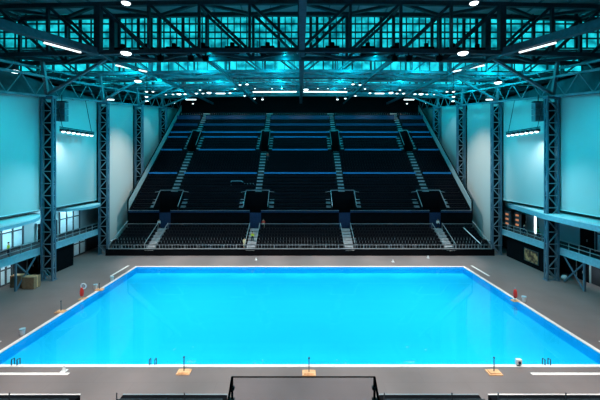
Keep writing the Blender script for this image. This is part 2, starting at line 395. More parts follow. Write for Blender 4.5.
for i, y in enumerate(TY[1:]):
    proto = make_tower(ze(y)-.35)
    for s, nm in ((-1, 'left'), (1, 'right')):
        o = proto if s < 0 else copy_tree(proto)
        o.location = (s*34.25, y, 0)
        tag(o, 'blue-grey lattice tower, %s side, %s' % (nm, ('nearest the camera', 'second from the camera', 'third from the camera', 'farthest back')[i]), 'tower', 'lattice towers along the sides')

# ------------------------------------------------------------------ drapes
def drape(y0, y1, z0, z1, x, label):
    m = MB(); n = int((y1-y0)/.35)
    for i in range(n+1):
        t = i/n; y = y0+(y1-y0)*t
        dx = .012*math.sin(i*.7)+.02*math.sin(i*.27+1)
        zt = z1 + .13*(y-y0)
        m.v += [(x+dx, y, z0), (x+dx, y, zt), (x+dx+.06, y, z0), (x+dx+.06, y, zt)]
    for i in range(n):
        a = i*4; b = a+4
        m.f += [(a, b, b+1, a+1), (a+3, b+3, b+2, a+2), (a+2, b+2, b, a), (a+1, b+1, b+3, a+3)]
    D = m.build('side_drape', M['drape']); tag(D, label, 'drape', 'pale drapes hung between the side towers')
    z1b = z1
    MB().bar((x+.03, y0, z0), (x+.03, y1, z0), .14, .14).build('bottom_bar', M['whiteplastic'], D)
    for yb in (y0+.5, (y0+y1)/2, y1-.5):
        zb = z1+.13*(yb-y0)-.05; sg = 1 if x > 0 else -1; MB().bar((x+.03, yb, zb), (sg*34.45, yb, zb+.05), .09).build('bracket', M['steel'], D)
    return D
for s, nm in ((-1, 'left'), (1, 'right')):
    drape(31, 45.1, 9.6, ze(31)-.1, s*35.4, 'cyan-lit drape at the %s edge of the photo, nearer than the first tower' % nm)
    drape(45.3, 57.7, 9.6, ze(46)-.1, s*35.4, 'pale drape behind the row of white floodlights, %s side of the pool' % nm)
    drape(58.2, 70.3, 1.5, ze(58.8)-.1, s*35.4, 'bright whitish drape reaching low beside the stand, lit from above, %s side' % nm)
    drape(71.0, 83.1, 6, ze(71.5)-.1, s*35.4, 'dim grey drape behind the stand parapet between third and farthest tower, %s side' % nm)
    drape(83.5, 95.8, 12, ze(84.1)-.1, s*35.4, 'dark grey drape deepest in the hall beside the top rows, %s side' % nm)

# ------------------------------------------------------------------ galleries
def railing(parent, x, y0, y1, z, mt='rail', step=1.6, h=1.1):
    m = MB()
    for zz in (z+h, z+h*.52): m.bar((x, y0, zz), (x, y1, zz), .07)
    y = y0
    while y <= y1: m.bar((x, y, z), (x, y, z+h), .07); y += step
    return m.build('railing', M[mt], parent)
for s, nm in ((-1, 'left'), (1, 'right')):
    B = empty('balcony', (s*35.3, 28, 0), 'blue-grey balcony with rails along the %s side of the pool hall, above the deck' % nm, 'balcony', 'side balconies')
    a, b = sorted((s*.1, s*3.25))
    MB().box(a, b, -2, 30.1, 4.0, 4.35).build('floor_slab', M['darkwall'], B)
    a, b = sorted((-s*.12, s*.12))
    MB().box(a, b, -2, 30.1, 3.6, 4.4).box(a-.06, b+.06, -2, 30.1, 4.34, 4.46).box(a-.06, b+.06, -2, 30.1, 3.54, 3.64).build('fascia_beam', M['fascia'], B)
    railing(B, 0, -2, 30.1, 4.4)
    # struts under the balcony beside the nearest tower
    for (y0, y1) in ((13.2, 16.4),):
        MB().bar((0, y0, 0), (0, y0, 3.6), .2).build('post', M['tower'], B)
        MB().bar((0, y0, 0), (0, y1, 3.5), .15).build('strut', M['tower'], B)
        MB().bar((0, y0, 3.5), (0, y1, .1), .15).build('strut', M['tower'], B)
    # gallery windows
    wins = ((41.0, 46.0, 4.6, 8.2), (53.0, 57.8, 4.6, 8.4), (54.6, 59.4, .1, 3.3), (41.5, 44.2, .1, 3.2)) if s < 0 else ((49.5, 52.0, 4.5, 8.3), (40, 43, 4.5, 8.3))
    for (y0, y1, z0, z1) in wins:
        x = s*38.5
        a, b = sorted((x, x-s*.06))
        W = struct(MB().box(a, b, y0, y1, z0, z1).build('window_%d' % k, M['winpane'])); k += 1
        m = MB(); a, b = sorted((x-s*.06, x-s*.2)); q = y0
        while q <= y1+.01: m.box(a, b, q-.09, q+.09, z0, z1); q += (y1-y0)/3
        for zz in (z0, (z0+z1)/2+.4, z1): m.box(a, b, y0, y1, zz-.08, zz+.08)
        m.build('window_frame', M['darksteel'], W)
    # dark doors
    doors = ((46.8, 48.6, 0, 2.6), (48.5, 52.5, 4.4, 7.0)) if s < 0 else ((56.4, 59.2, 4.4, 7.2), (43.2, 45.5, 4.4, 7.2), (44.0, 46.0, 0, 2.6))
    for (y0, y1, z0, z1) in doors:
        x = s*38.5; a, b = sorted((x, x-s*.12))
        D = struct(MB().box(a, b, y0, y1, z0, z1).build('door_%d' % k, M['black'])); k += 1
        a, b = sorted((x, x-s*.18))
        MB().box(a, b, y0-.12, y0, z0, z1).box(a, b, y1, y1+.12, z0, z1).box(a, b, y0-.12, y1+.12, z1, z1+.12).build('door_frame', M['wall'], D)
        MB().box(min(x-s*.12, x-s*.2), max(x-s*.12, x-s*.2), (y0+y1)/2-.05, (y0+y1)/2+.05, z0+1, z0+1.3).build('door_handle', M['rail'], D)
    # under-balcony dark screen wall
    y0, y1 = ((46.8, 52.0) if s < 0 else (46.4, 57.0))
    a, b = sorted((s*35.5, s*35.7))
    struct(MB().box(a, b, y0, y1, 0, 3.55).build('wall_screen_'+nm, M['black']))
# canopies over the balconies
def half_ellipse(cx, cy, rx, ry, s):
    return [(cx - s*rx*math.sin(t), cy - ry*math.cos(t)) for t in [math.pi*i/24 for i in range(25)]]
for (cy, rx, ry, lab) in ((36, 4.6, 9.6, 'pale curved canopy jutting out under the nearest left drape'), (54.6, 3.1, 4.6, 'small pale curved canopy under the floodlit left drape')):
    T = empty('balcony_canopy', (-37, cy, 9.0), lab, 'canopy', 'canopies over the balconies')
    pts = half_ellipse(0, 0, rx, ry, -1); MB().prism(pts, -.1, .05).build('top_board', M['canopy'], T)
    MB().prism([(p[0]*1.02, p[1]*1.01) for p in pts], -.45, -.12).build('rim', M['fascia'], T)
T = empty('balcony_canopy', (37, 48, 9.0), 'long straight cyan canopy under the right drapes over the balcony', 'canopy', 'canopies over the balconies')
pts = [(-.3, 11.3), (-3.6, -2.5), (-3.9, -13), (1.5, -13), (1.5, 11.3)]
MB().prism(pts, -.1, .05).build('top_board', M['canopy'], T)
MB().prism([(p[0]-.05 if p[0] < 0 else p[0], p[1]) for p in pts], -.75, -.12).build('rim', M['fascia'], T)

# ------------------------------------------------------------------ the grandstand
HW = 33.0
AX = (-26.0, -8.6, 8.6, 26.0)
G = empty('grandstand', (0, 57.3, 0), 'steep two-tier black seating stand filling the far end of the hall', 'grandstand')
GO = Vector((0, 57.3, 0))
def gb(m, name, mt, parent=G):   # build with grandstand origin
    m.v = [(x, y-57.3, z) for x, y, z in m.v]; return m.build(name, M[mt], parent)
LR, LP, L0, LZ = 7, .8, 57.5, 1.1       # lower rows, pitch, start, height
lrise = .4
def lz(r): return LZ + r*lrise
UR, UP, U0, UZ = 35, .8, 64.2, 6.6
urise = .84*.8
def uz(r): return UZ + r*urise
# lower terrace
m = MB()
m.box(-HW-.4, HW+.4, 57.3, 57.5, 0, LZ)
for r in range(LR): m.box(-HW, HW, L0+r*LP, L0+(r+1)*LP, 0, lz(r))
m.box(-HW, HW, L0+LR*LP, 64.2, 0, lz(LR-1))
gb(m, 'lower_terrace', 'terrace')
gb(MB().box(-HW-.5, HW+.5, 57.15, 57.3, 0, 1.15), 'front_fascia', 'black')
# front rail
m = MB().bar((-HW, 57.2, 1.85), (HW, 57.2, 1.85), .07).bar((-HW, 57.2, 1.2), (HW, 57.2, 1.2), .12)
x = -HW
while x <= HW: m.bar((x, 57.2, 1.15), (x, 57.2, 1.85), .09); x += 2.2
gb(m, 'front_railing', 'rail')
# wall between tiers with openings
edges = [-HW] + [e for a in AX for e in (a-1.1, a+1.1)] + [HW]
m = MB()
for i in range(0, len(edges), 2): m.box(edges[i], edges[i+1], 63.9, 64.2, 3.5, UZ+.1)
gb(m, 'tier_wall', 'black')
m = MB()
for i in range(0, len(edges), 2): m.bar((edges[i], 63.0, 4.45), (edges[i+1], 63.0, 4.45), .09)
gb(m, 'walkway_rail', 'rail')
m = MB()
for i in range(0, len(edges), 2): m.box(edges[i], edges[i+1], 63.82, 63.9, UZ-.15, UZ+.2)
gb(m, 'tier_edge_strip', 'darkblue')
m = MB()
for i in range(0, len(edges), 2):
    m.bar((edges[i], 63.78, UZ+.28), (edges[i+1], 63.78, UZ+.28), .07)
gb(m, 'tier_front_rail', 'rail')
# upper terrace, rows cut round vomitories (v: half width, y range)
V1 = (64.2, 67.4, 2.3); V2 = (79.4, 83.9, 1.0)
for bi in range(5):
    m = MB()
    for r in range(UR):
        y0, y1 = U0+r*UP, U0+(r+1)*UP; z = uz(r)
        g = lambda yy: 2.3 if yy < V1[1]-.1 else (1.0 if V2[0]-.1 < yy < V2[1]-.1 else 0.0)
        h = g(y0)
        x0 = -HW if bi == 0 else AX[bi-1]+h
        x1 = HW if bi == 4 else AX[bi]-h
        m.box(x0, x1, y0, y1, z-3.0, z)
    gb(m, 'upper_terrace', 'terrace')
# aisle steps on the terrace
def steps(m, x0, x1, ya, yb, lift=.01):
    for r in range(UR):
        y0 = U0+r*UP
        if y0 < ya-.05 or y0 >= yb-.05: continue
        z = uz(r)
        m.box(x0, x1, y0-.02, y0+.02+UP, z, z+.03)
        if y0 < ya+.4: continue
        m.box(x0, x1, y0-UP*.5, y0, z-urise*.5-.03, z-urise*.5)
        m.box(x0, x1, y0-UP*.5, y0, z-urise, z-urise*.5)
for a in AX:
    m = MB(); steps(m, a-.62, a+.62, V1[1], V2[0]); gb(m, 'aisle_steps', 'step')
    m = MB(); steps(m, a-.55, a+.55, V2[1], 92.0); gb(m, 'aisle_steps', 'step')
    for sx in (-1, 1):
        m = MB(); q = sorted((a+sx*2.5, a+sx*3.4)); steps(m, q[0], q[1], V1[0]+.8, V1[1]); gb(m, 'side_steps', 'step')
        m = MB(); q = sorted((a+sx*1.1, a+sx*1.9)); steps(m, q[0], q[1], V2[0], V2[1]); gb(m, 'side_steps', 'step')
    # vomitory walls
    for (y0, y1, hw), zf in ((V1, 4.0), (V2, 15.5)):
        r0 = (y0-U0)/UP; zt0 = UZ+r0*urise; zt1 = UZ+((y1-U0)/UP)*urise
        vm = MB()
        for sx in (-1, 1):
            xa, xb = sorted((a+sx*(hw-.02), a+sx*(hw+.13)))
            n = len(vm.v)
            vm.v += [(xa,y0,zf),(xb,y0,zf),(xb,y1,zf),(xa,y1,zf),(xa,y0,zt0+.6),(xb,y0,zt0+.6),(xb,y1,zt1+.9),(xa,y1,zt1+.9)]
            vm.f += [tuple(n+i for i in q) for q in ((3,2,1,0),(4,5,6,7),(0,1,5,4),(1,2,6,5),(2,3,7,6),(3,0,4,7))]
        vm.box(a-hw, a+hw, y1-.1, y1+.1, zf, zt1+.9)
        vo = gb(vm, 'vomitory', 'black')
        rm = MB()
        for sx in (-1, 1): rm.bar((a+sx*(hw+.06), y0, zt0+1.0), (a+sx*(hw+.06), y1, zt1+1.2), .10)
        rm.bar((a-hw, y1, zt1+1.2), (a+hw, y1, zt1+1.2), .12)
        rm.bar((a-hw-1.1, y1, zt1+.8), (a-hw, y1, zt1+1.0), .08).bar((a+hw+1.1, y1, zt1+.8), (a+hw, y1, zt1+1.0), .08)
        rm.v = [(x, y-57.3, z) for x, y, z in rm.v]; rm.build('guard_rail', M['rail'], vo)
    # blue door panel of the lower opening
    gb(MB().box(a-1.1, a+1.1, 64.0, 64.1, 3.5, UZ-.2), 'opening_panel', 'darkblue')
    # pale steps of the lower tier
    m = MB()
    for r in range(LR):
        y0 = L0+r*LP; m.box(a-.75, a+.75, y0-.01, y0+LP, lz(r), lz(r)+.03); m.box(a-.75, a+.75, y0-.4, y0, lz(r)-lrise*.5, lz(r)-lrise*.5+.03)
        m.box(a-.75, a+.75, y0-.02, y0+.0, lz(r)-lrise, lz(r))
    m.box(a-.75, a+.75, 57.2, 57.5, LZ, LZ+.03)
    gb(m, 'aisle_steps', 'lightstep')
    for sx in (-1, 1):
        gb(MB().bar((a+sx*.95, 57.6, 2.0), (a+sx*.95, 63.0, 4.6), .09).bar((a+sx*.95, 57.6, 1.1), (a+sx*.95, 57.6, 2.0), .08).bar((a+sx*.95, 63, 3.5), (a+sx*.95, 63, 4.6), .08), 'aisle_handrail', 'rail')
# blue nosing lines across the rows
for (yy, hgt, mt) in ((73.0, .06, 'blue'), (79.2, .04, 'blue'), (83.1, .0, 'blue'), (85.2, .0, 'blue'), (87.1, .36, 'darkblue'), (89.5, .75, 'darkblue')):
    r = round((yy-U0)/UP); y0 = U0+r*UP; z = uz(r)+.02
    m = MB()
    ee = [-HW] + [e for a in AX for e in (a-(2.0 if 79.3 < y0 < 84 else .75), a+(2.0 if 79.3 < y0 < 84 else .75))] + [HW]
    for i in range(0, len(ee), 2): m.box(ee[i], ee[i+1], y0-.78, y0-.70, z-.35, z-.35+hgt+.3)
    gb(m, 'blue_barrier', mt)
gb(MB().box(-HW, HW, 92.3, 92.5, 26, 29.5), 'top_wall', 'darkblue')
gb(MB().box(-HW, HW, 92.1, 92.5, 29.5, 29.85), 'top_ledge', 'ledge')
# side parapets
for s in (-1, 1):
    m = MB()
    xa, xb = sorted((s*33.0, s*33.3))
    y0, y1 = 64.0, 92.5
    z0, z1 = UZ, UZ+.84*(y1-y0)
    m.v += [(xa,y0,0),(xb,y0,0),(xb,y1,0),(xa,y1,0),(xa,y0,z0+1.9),(xb,y0,z0+1.9),(xb,y1,z1+1.6),(xa,y1,z1+1.6)]
    m.f += [(3,2,1,0),(4,5,6,7),(0,1,5,4),(1,2,6,5),(2,3,7,6),(3,0,4,7)]
    gb(m, 'side_parapet', 'parapet')
    gb(MB().bar((s*33.15, 64.0, z0+2.2), (s*33.15, 92.5, z1+1.9), .16).bar((s*33.15, 64.0, 4.2), (s*33.15, 64.0, z0+2.2), .2), 'parapet_rail', 'black')
    gb(MB().bar((s*32.9, 57.4, 2.0), (s*32.9, 63.4, 4.9), .1), 'end_handrail', 'rail')
gb(MB().bar((31.2, 57.4, 2.0), (30.6, 62.2, 3.9), .11), 'end_handrail', 'whiteplastic')
for s in (-1, 1):
    xa, xb = sorted((s*32.85, s*32.98)); m = MB(); y0, y1 = 64.2, 92.0; z0, z1 = UZ, UZ+.84*(y1-y0)
    m.v += [(xa,y0,z0-.3),(xb,y0,z0-.3),(xb,y1,z1-.3),(xa,y1,z1-.3),(xa,y0,z0+.6),(xb,y0,z0+.6),(xb,y1,z1+.45),(xa,y1,z1+.45)]
    m.f += [(3,2,1,0),(4,5,6,7),(0,1,5,4),(1,2,6,5),(2,3,7,6),(3,0,4,7)]
    gb(m, 'parapet_skirting', 'black')
gb(MB().bar((-14.6, 70.4, uz(7)+.9), (-12.4, 70.4, uz(7)+.9), .14).bar((-12.4, 70.4, uz(7)+.9), (-11.7, 70.4, uz(7)+.3), .14).bar((-11.7, 70.4, uz(7)+.3), (-9.6, 70.4, uz(7)+.3), .16).bar((-14.6, 70.4, uz(7)), (-14.6, 70.4, uz(7)+.9), .1).bar((-9.6, 70.4, uz(7)), (-9.6, 70.4, uz(7)+.3), .1), 'aisle_barrier', 'fascia')
# seats
def seat_geo(m, x, y, z):
    m.box(x-.23, x+.23, y+.30, y+.36, z+.30, z+.84)      # backrest
    m.box(x-.22, x+.22, y+.18, y+.29, z+.36, z+.78)      # tipped-up pan
    m.box(x-.04, x+.04, y+.24, y+.34, z, z+.36)
sm = MB(); seat_geo(sm, 0, 0, 0); nf = len(sm.f); sm.box(-.265, -.23, .1, .34, 0, .66); seat_mesh = sm.mesh('folding_seat', M['seatlow'])
cells = []
for r in range(LR):
    x = -HW+.6
    while x < HW-.4:
        if all(abs(x-a) > 1.25 for a in AX): cells.append((x, L0+r*LP+.3, lz(r), r))
        x += .54
seat_mesh.materials.append(M['step']); [setattr(p, 'material_index', 1) for i, p in enumerate(seat_mesh.polygons) if i >= nf]
bl = ('block beside the left wall', 'block between the two left aisles', 'middle block', 'block between the two right aisles', 'block beside the right wall')
rw = ('front', 'second', 'third', 'fourth')
rest = MB()
for n, (x, y, z, r) in enumerate(cells):
    if n < 300:
        o = bpy.data.objects.new('folding_seat', seat_mesh); C.objects.link(o); o.location = (x, y, z+.002)
        b = sum(x > a for a in AX)
        tag(o, 'black folding seat, %s row of the lower tier, %s' % (rw[r], bl[b]), 'seat', '%s row seats, %s' % (rw[r], bl[b]))
    else: seat_geo(rest, x, y, z+.002)
nlow = len(rest.f)
for r in range(UR):
    y = U0+r*UP; x = -HW+.6
    while x < HW-.4:
        hw = 3.6 if y < V1[1]-.1 else (2.1 if V2[0]-.1 < y < V2[1]-.1 else .9)
        if all(abs(x-a) > hw for a in AX):
            rest.box(x-.23, x+.23, y+.5, y+.56, uz(r)+.1, uz(r)+.62); rest.box(x-.22, x+.22, y+.2, y+.5, uz(r)+.28, uz(r)+.34)
        x += .6
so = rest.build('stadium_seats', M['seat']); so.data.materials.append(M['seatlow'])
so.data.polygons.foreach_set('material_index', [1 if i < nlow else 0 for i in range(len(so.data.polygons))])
tag(so, 'all the remaining black seats of both tiers of the far stand', 'seats', kind='stuff')

# ------------------------------------------------------------------ lamps
def make_highbay(rad):
    T = bpy.data.objects.new('ceiling_lamp', None); C.objects.link(T)
    MB().lathe([(rad*.35, .5), (rad*.5, .35), (rad*.95, .1), (rad, 0)]).build('housing', M['darksteel'], T)
    MB().lathe([(rad*.9, 0), (rad*.8, -rad*.2), (rad*.5, -rad*.36), (.02, -rad*.42)]).build('lens', M['lens'], T)
    MB().bar((0, 0, .5), (0, 0, 3.2), .07).build('hanger', M['darksteel'], T)
    return T
protos = {}
def lamp(px, py, z, rad, label):
    Y = 332*(z-15.8)/(164-py); x = (px-300)*Y/332
    rad *= .85 if rad < .5 else 1.1; key = round(rad, 2)
    if key not in protos: protos[key] = o = make_highbay(rad)
    else: o = copy_tree(protos[key])
    o.location = (x, Y, z); tag(o, label, 'ceiling lamp', 'small lamps hung under the roof')
side = lambda s: 'left' if s < 0 else 'right'
lamp(138, 81, 28, .5, 'oval lamp hung alone just above the left drapes')
lamp(498, 82.5, 27.2, .5, 'oval lamp hung alone just above the right drapes')
SM = [ (153.5, 91.6, .3, 'small lamp at the outer end of the upper lamp row, %s'),
 (147, 91.6, .26, 'outermost faint lamp of the upper lamp row, %s'), (153.5, 96.7, .36, 'outer lamp hung below the %s end of the lamp row'), (153, 101, .36, 'lowest outer lamp at the %s end'),
 (134, 94.5, .24, 'small lamp next to the outer group, %s'), (127, 94.3, .34, 'medium lamp left of the bright pair, %s side'), (121, 94, .5, 'bright large lamp of the outer pair, %s side'), (115, 94, .4, 'second bright lamp of the outer pair, %s side'),
 (126, 103, .34, 'low lamp over the outer seat block, %s side'), (107, 103.7, .32, 'low lamp near the second aisle from the %s wall'), (103.6, 93.4, .42, 'lamp of the tight group over the second aisle, %s'), (100, 90, .3, 'small lamp above the tight group, %s side'),
 (97, 93.4, .36, 'inner lamp of the tight group, %s side'), (91, 92.7, .5, 'large lamp inward of the tight group, %s side'), (70, 93, .4, 'lamp at the inner end of the short strip, %s'), (65, 88.8, .3, 'faint lamp above the short strip end, %s'),
 (60, 84.8, .34, 'outer lamp of the high pair, %s of centre'), (53, 84.2, .38, 'inner lamp of the high pair, %s of centre'), (55.5, 95.8, .34, 'lamp below the outer end of the long strip, %s'), (45.4, 98.5, .34, 'outer lamp of the low pair, %s of centre'), (37.5, 99.5, .34, 'inner lamp of the low pair, %s of centre'),
 (45, 88.5, .22, 'tiny lamp above the outer part of the long strip, %s'), (28, 88.6, .2, 'tiny lamp above the middle of the long strip, %s'), (18, 88.4, .2, 'tiny lamp above the inner part of the long strip, %s')]
for (dx, py, rad, lab) in SM:
    for s in (-1, 1): lamp(300+s*dx, py, 27.4 if dx > 140 and py > 85 else 31.0 if py < 96 else 31.4, rad, lab % side(s))
for s, dx in ((-1, 174), (1, 163)): lamp(300+s*dx, 53, 29.3, .62, 'big lamp under the nearest truss, %s side' % side(s))
for s in (-1, 1): lamp(300+s*174, 3, 34.5, .5, 'lamp at the top edge of the photo, %s side' % side(s))
lamp(15, 71, 27.5, .6, 'single bright lamp near the far left edge above the drape')
lamp(306, 89.5, 31, .5, 'bright lamp in the middle of the long strips, right under the central beam')
def strip(a, b, wd, label, mt='lens', name='strip_light'):
    a = Vector(a); b = Vector(b); T = empty(name, a, label, 'strip light', 'strip lights under the roof')
    MB().bar((0,0,.12), b-a+Vector((0,0,.12)), wd*1.1, .14).build('housing', M['darksteel'], T)
    MB().bar((0,0,-.02), b-a+Vector((0,0,-.02)), wd, .16).build('lens', M[mt], T)
    hh = 1.3 if a.z > 28 else 4.5
    MB().bar((0,0,.15), (0,0,hh), .06).build('hanger', M['darksteel'], T); MB().bar(b-a+Vector((0,0,.15)), b-a+Vector((0,0,hh)), .06).build('hanger', M['darksteel'], T)
def P(px, py, z):
    Y = 332*(z-15.8)/(164-py); return ((px-300)*Y/332, Y, z)
for s in (-1, 1):
    strip(P(300+s*47, 91.8, 31), P(300+s*3.5, 91.6, 31), .3, 'long bright strip light just %s of the central beam' % side(s))
    strip(P(300+s*84, 93.4, 31), P(300+s*75, 93.4, 31), .3, 'short bright strip light out to the %s of the long strips' % side(s))
    strip(P(300+s*114, 99.5, 31.2), P(300+s*104, 99.5, 31.2), .25, 'short low strip light by the second aisle, %s side' % side(s))
    strip(P(300+s*194, 99.3, 27.2), P(300+s*186, 99.6, 27.2), .25, 'short strip light above the floodlit %s drape' % side(s))
    strip((s*27.2, 49.0, 30.4), (s*24.2, 52.4, 30.4), .3, 'white glow strip as highlight on a slanting beam below the first truss, %s side' % side(s), 'beamshine')  # glowing strip standing in for the lit face of a slanting beam
    strip((s*27.9, 36.2, 29.05), (s*26.3, 39.8, 29.2), .26, 'pinkish white glow strip as highlight along the slanting %s beam' % side(s), 'beamshine')  # glow added along the beam for its bright reflection
# floodlight bars in front of the drapes
for s in (-1, 1):
    T = empty('floodlight_bar', (s*33.4, 46.2, 20.5), 'row of seven brilliant white floodlights on a bar in front of the %s drape' % side(s), 'floodlights', 'floodlight bars')
    MB().bar((0, 0, .45), (0, 7.6, .45), .14).build('bar', M['darksteel'], T)
    MB().bar((0, .5, .45), (s*1.0, .5, 4.8), .06).build('hanger', M['darksteel'], T); MB().bar((0, 7, .45), (s*1.0, 7, 5.6), .06).build('hanger', M['darksteel'], T)
    for i in range(7):
        y = .6+i*1.05
        h = MB().box(-.28, .28, y-.3, y+.3, -.12, .3).build('lamp_head', M['darksteel'], T)
        MB().lathe([(.22, -.1), (.24, -.18), (.16, -.3), (.02, -.33)], (-s*.12, y-.1, 0), 10).build('lens', M['lens'], h)
# speaker clusters
for s in (-1, 1):
    T = empty('speaker_cluster', (s*34.0, 47.4, 21.9), 'dark hanging loudspeaker cluster beside the nearest tower, %s side' % side(s), 'loudspeaker', 'hanging loudspeakers')
    for cx in (-.36, .36):
        for i in range(3): MB().box(cx-.32, cx+.32, -.4, .4, i*.9, i*.9+.82).build('speaker_cabinet', M['steel'], T)
    MB().box(-.75, .75, -.3, .3, 2.7, 2.85).bar((0, 0, 2.85), (0, 0, 3.8), .08).build('rigging_frame', M['darksteel'], T)
# black hoist boxes and spot heads on the nearest truss
for i, x in enumerate((-23, -19.8, -16.4, -12.6, -8.8, -4.2, 4.2, 8.8, 12.6, 16.4, 19.8, 23)):
    T = empty('hoist_motor', (x, 43.1, 30.3-drop(x)), 'black hoist box on the nearest truss, number %d of twelve counted from the left' % (i+1), 'hoist', 'hoists on the nearest truss')
    T['label'] = 'black hoist box on the nearest truss, %s' % ('outermost on the left', 'second from left', 'third from left', 'fourth from left', 'fifth from left', 'just left of the central beam', 'just right of the central beam', 'fifth from right', 'fourth from right', 'third from right', 'second from right', 'outermost on the right')[i]
    MB().box(-.9, .9, -.35, .35, -.1, .75).build('body', M['black'], T); MB().lathe([(.3, -.3), (.3, .3)], (0, 0, .95), 10).build('drum', M['black'], T)
    MB().box(-.95, -.2, -1.5, 1.5, -.25, -.1).build('mount', M['black'], T)
for i, x in enumerate((-17.4, -13.6, -11.8, 13.6, 17.4, 11.8)):
    T = empty('spotlight', (x, 41.5, 28.75), 'unlit black spotlight under the nearest truss, %s' % ('leftmost', 'second from left', 'third from left', 'second from right', 'rightmost', 'third from right')[i], 'spotlight', 'unlit spotlights')
    MB().lathe([(.28, -.1), (.42, .1), (.42, .4), (.25, .6)], seg=12).build('head', M['black'], T); MB().box(-.5, .5, -.08, .08, .5, .62).bar((0, 0, .6), (0, 0, 1.0), .1).build('yoke', M['black'], T)

# ------------------------------------------------------------------ things on the deck
def stanchion(x, y, label, h=1.1, red=False, ring=False):
    T = empty('post_stand', (x, y, 0), label, 'post', 'post stands round the pool')
    MB().prism([(-.5, -.33), (.5, -.33), (.5, .33), (-.5, .33)], 0, .07).prism([(-.38, -.24), (.38, -.24), (.38, .24), (-.38, .24)], .07, .14).build('base', M['tan'], T)
    MB().bar((0, 0, .1), (0, 0, h), .07, sides=8).lathe([(.07, h-.02), (.07, h+.06)], seg=8).build('pole', M['darksteel'], T)
    return T
def gpos(px, py): Y = 332*15.8/(py-164); return ((px-300)*Y/332, Y)
for (px, py, lab) in ((184, 372.5, 'thin dark post on a tan base left of the glass barrier'), (309, 373.5, 'thin dark post on a tan base directly behind the glass barrier'),
    (494, 373, 'thin dark post on a tan base at the near pool edge, to the right'), (61, 312, 'post on an orange-tan base along the left pool edge, nearer than the red rescue stand'), (99.5, 290, 'post on an orange-tan base along the left pool edge, just beyond the red rescue stand')):
    x, y = gpos(px, py); stanchion(x, y, lab, 1.15 if py > 300 else .8)
def rescue(px, py, label, ring):
    x, y = gpos(px, py); T = empty('rescue_stand', (x, y, 0), label, 'rescue stand', 'rescue stands beside the pool')
    MB().prism([(-.4, -.3), (.4, -.3), (.4, .3), (-.4, .3)], 0, .08).build('base', M['tan'], T)
    MB().bar((0, 0, .05), (0, 0, 1.6), .07, sides=8).build('pole', M['rail'], T)
    MB().lathe([(.02, .35), (.16, .42), (.22, .7), (.2, 1.0), (.14, 1.3), (.02, 1.42)], (-.05, -.12, 0), 10).build('rescue_tube', M['red'], T)
    if ring:
        m = MB()
        for i in range(16):
            a, b = 2*math.pi*i/16, 2*math.pi*(i+1)/16
            m.bar((.12+.3*math.cos(a), -.1, 1.55+.3*math.sin(a)), (.12+.3*math.cos(b), -.1, 1.55+.3*math.sin(b)), .13, sides=6)
        m.build('life_ring', M['whiteplastic'], T)
    return T
rescue(83, 299, 'red rescue tube and white life ring on a stand beside the left pool edge', True)
rescue(515, 301, 'red rescue tube on a stand beside the right pool edge', False)
def bucket(px, py, label, h=.55, lid=True):
    x, y = gpos(px, py); T = empty('bucket', (x, y, 0), label, 'bucket', 'white buckets on the deck')
    MB().lathe([(.17, 0), (.22, h*.9), (.24, h*.92), (.24, h)], seg=12).build('body', M['whiteplastic'], T)
    MB().lathe([(.25, h), (.25, h+.05), (.1, h+.08)], seg=12).build('lid', M['fascia'], T)
bucket(95.5, 289, 'white bucket on the deck between the life ring and the next post, left side')
bucket(112, 281, 'white bucket on the deck nearest the far left pool corner')
bucket(524, 301.5, 'white bucket beside the red rescue stand on the right')
bucket(22.5, 335, 'white bucket with grey lid far left on the deck near the pool corner')
def cone(px, py, label, h=.4):
    x, y = gpos(px, py); T = empty('floor_cone', (x, y, 0), label, 'cone', 'small white cones on the deck')
    MB().box(-.2, .2, -.2, .2, 0, .04).build('base', M['whiteplastic'], T)
    MB().lathe([(.15, .04), (.05, h), (.02, h+.02)], seg=10).build('body', M['whiteplastic'], T)
cone(64, 371.2, 'white cone on the near deck beside the end of the white strip, left')
cone(256, 260, 'tiny white cone on the far deck below the person in yellow')
cone(393, 262, 'tiny white cone on the far deck below the middle right seat block')
cone(428, 258, 'tiny white cone on the far deck near the right end of the stand')
for (px, lab) in ((14, 'small dark grab rail on the near pool edge, far left'), (152, 'small dark grab rail on the near pool edge beside the left post'), (548, 'small dark grab rail on the near pool edge, far right')):
    x = (px-300)*25.95/332; T = empty('grab_rail', (x, 25.97, .05), lab, 'grab rail', 'grab rails at the near pool edge')
    for dx in (-.22, .22):
        MB().bar((dx, 0, 0), (dx, 0, .45), .05).bar((dx, 0, .45), (dx, .28, .4), .05).bar((dx, .28, .4), (dx, .28, -.5), .05).build('rail', M['darksteel'], T)
T = empty('camera_housing', ((519-300)*25.9/332, 25.95, .05), 'small white box with a dark round lens on the near pool edge, right', 'camera')
MB().box(-.2, .2, -.12, .12, .1, .5).build('case', M['whiteplastic'], T); MB().lathe([(.1, 0), (.1, .06)], (0, 0, 0), 12).build('lens', M['darkblue'], T).matrix_local = Matrix.Translation((0, -.12, .3)) @ Matrix.Rotation(math.pi/2, 4, 'X')
MB().box(-.12, .12, -.1, .1, 0, .1).build('foot', M['darksteel'], T)
# brown crates under the left balcony
for (x, y, wd, h, lab) in ((-34.3, 42.4, 1.5, 1.5, 'large brown cardboard crate on the deck beside the nearest left tower'), (-36.3, 42.9, 1.4, 1.5, 'brown crate behind the larger one under the left balcony')):
    T = empty('crate', (x, y, 0), lab, 'crate', 'brown crates')
    MB().box(-wd/2, wd/2, -.55, .55, .06, h).build('box', M['card'], T); MB().box(-wd/2, wd/2, -.5, -.3, 0, .06).box(-wd/2, wd/2, .3, .5, 0, .06).build('pallet', M['card'], T)
    MB().box(-wd/2-.01, wd/2+.01, -.08, .08, .1, h+.01).build('tape', M['tan'], T)
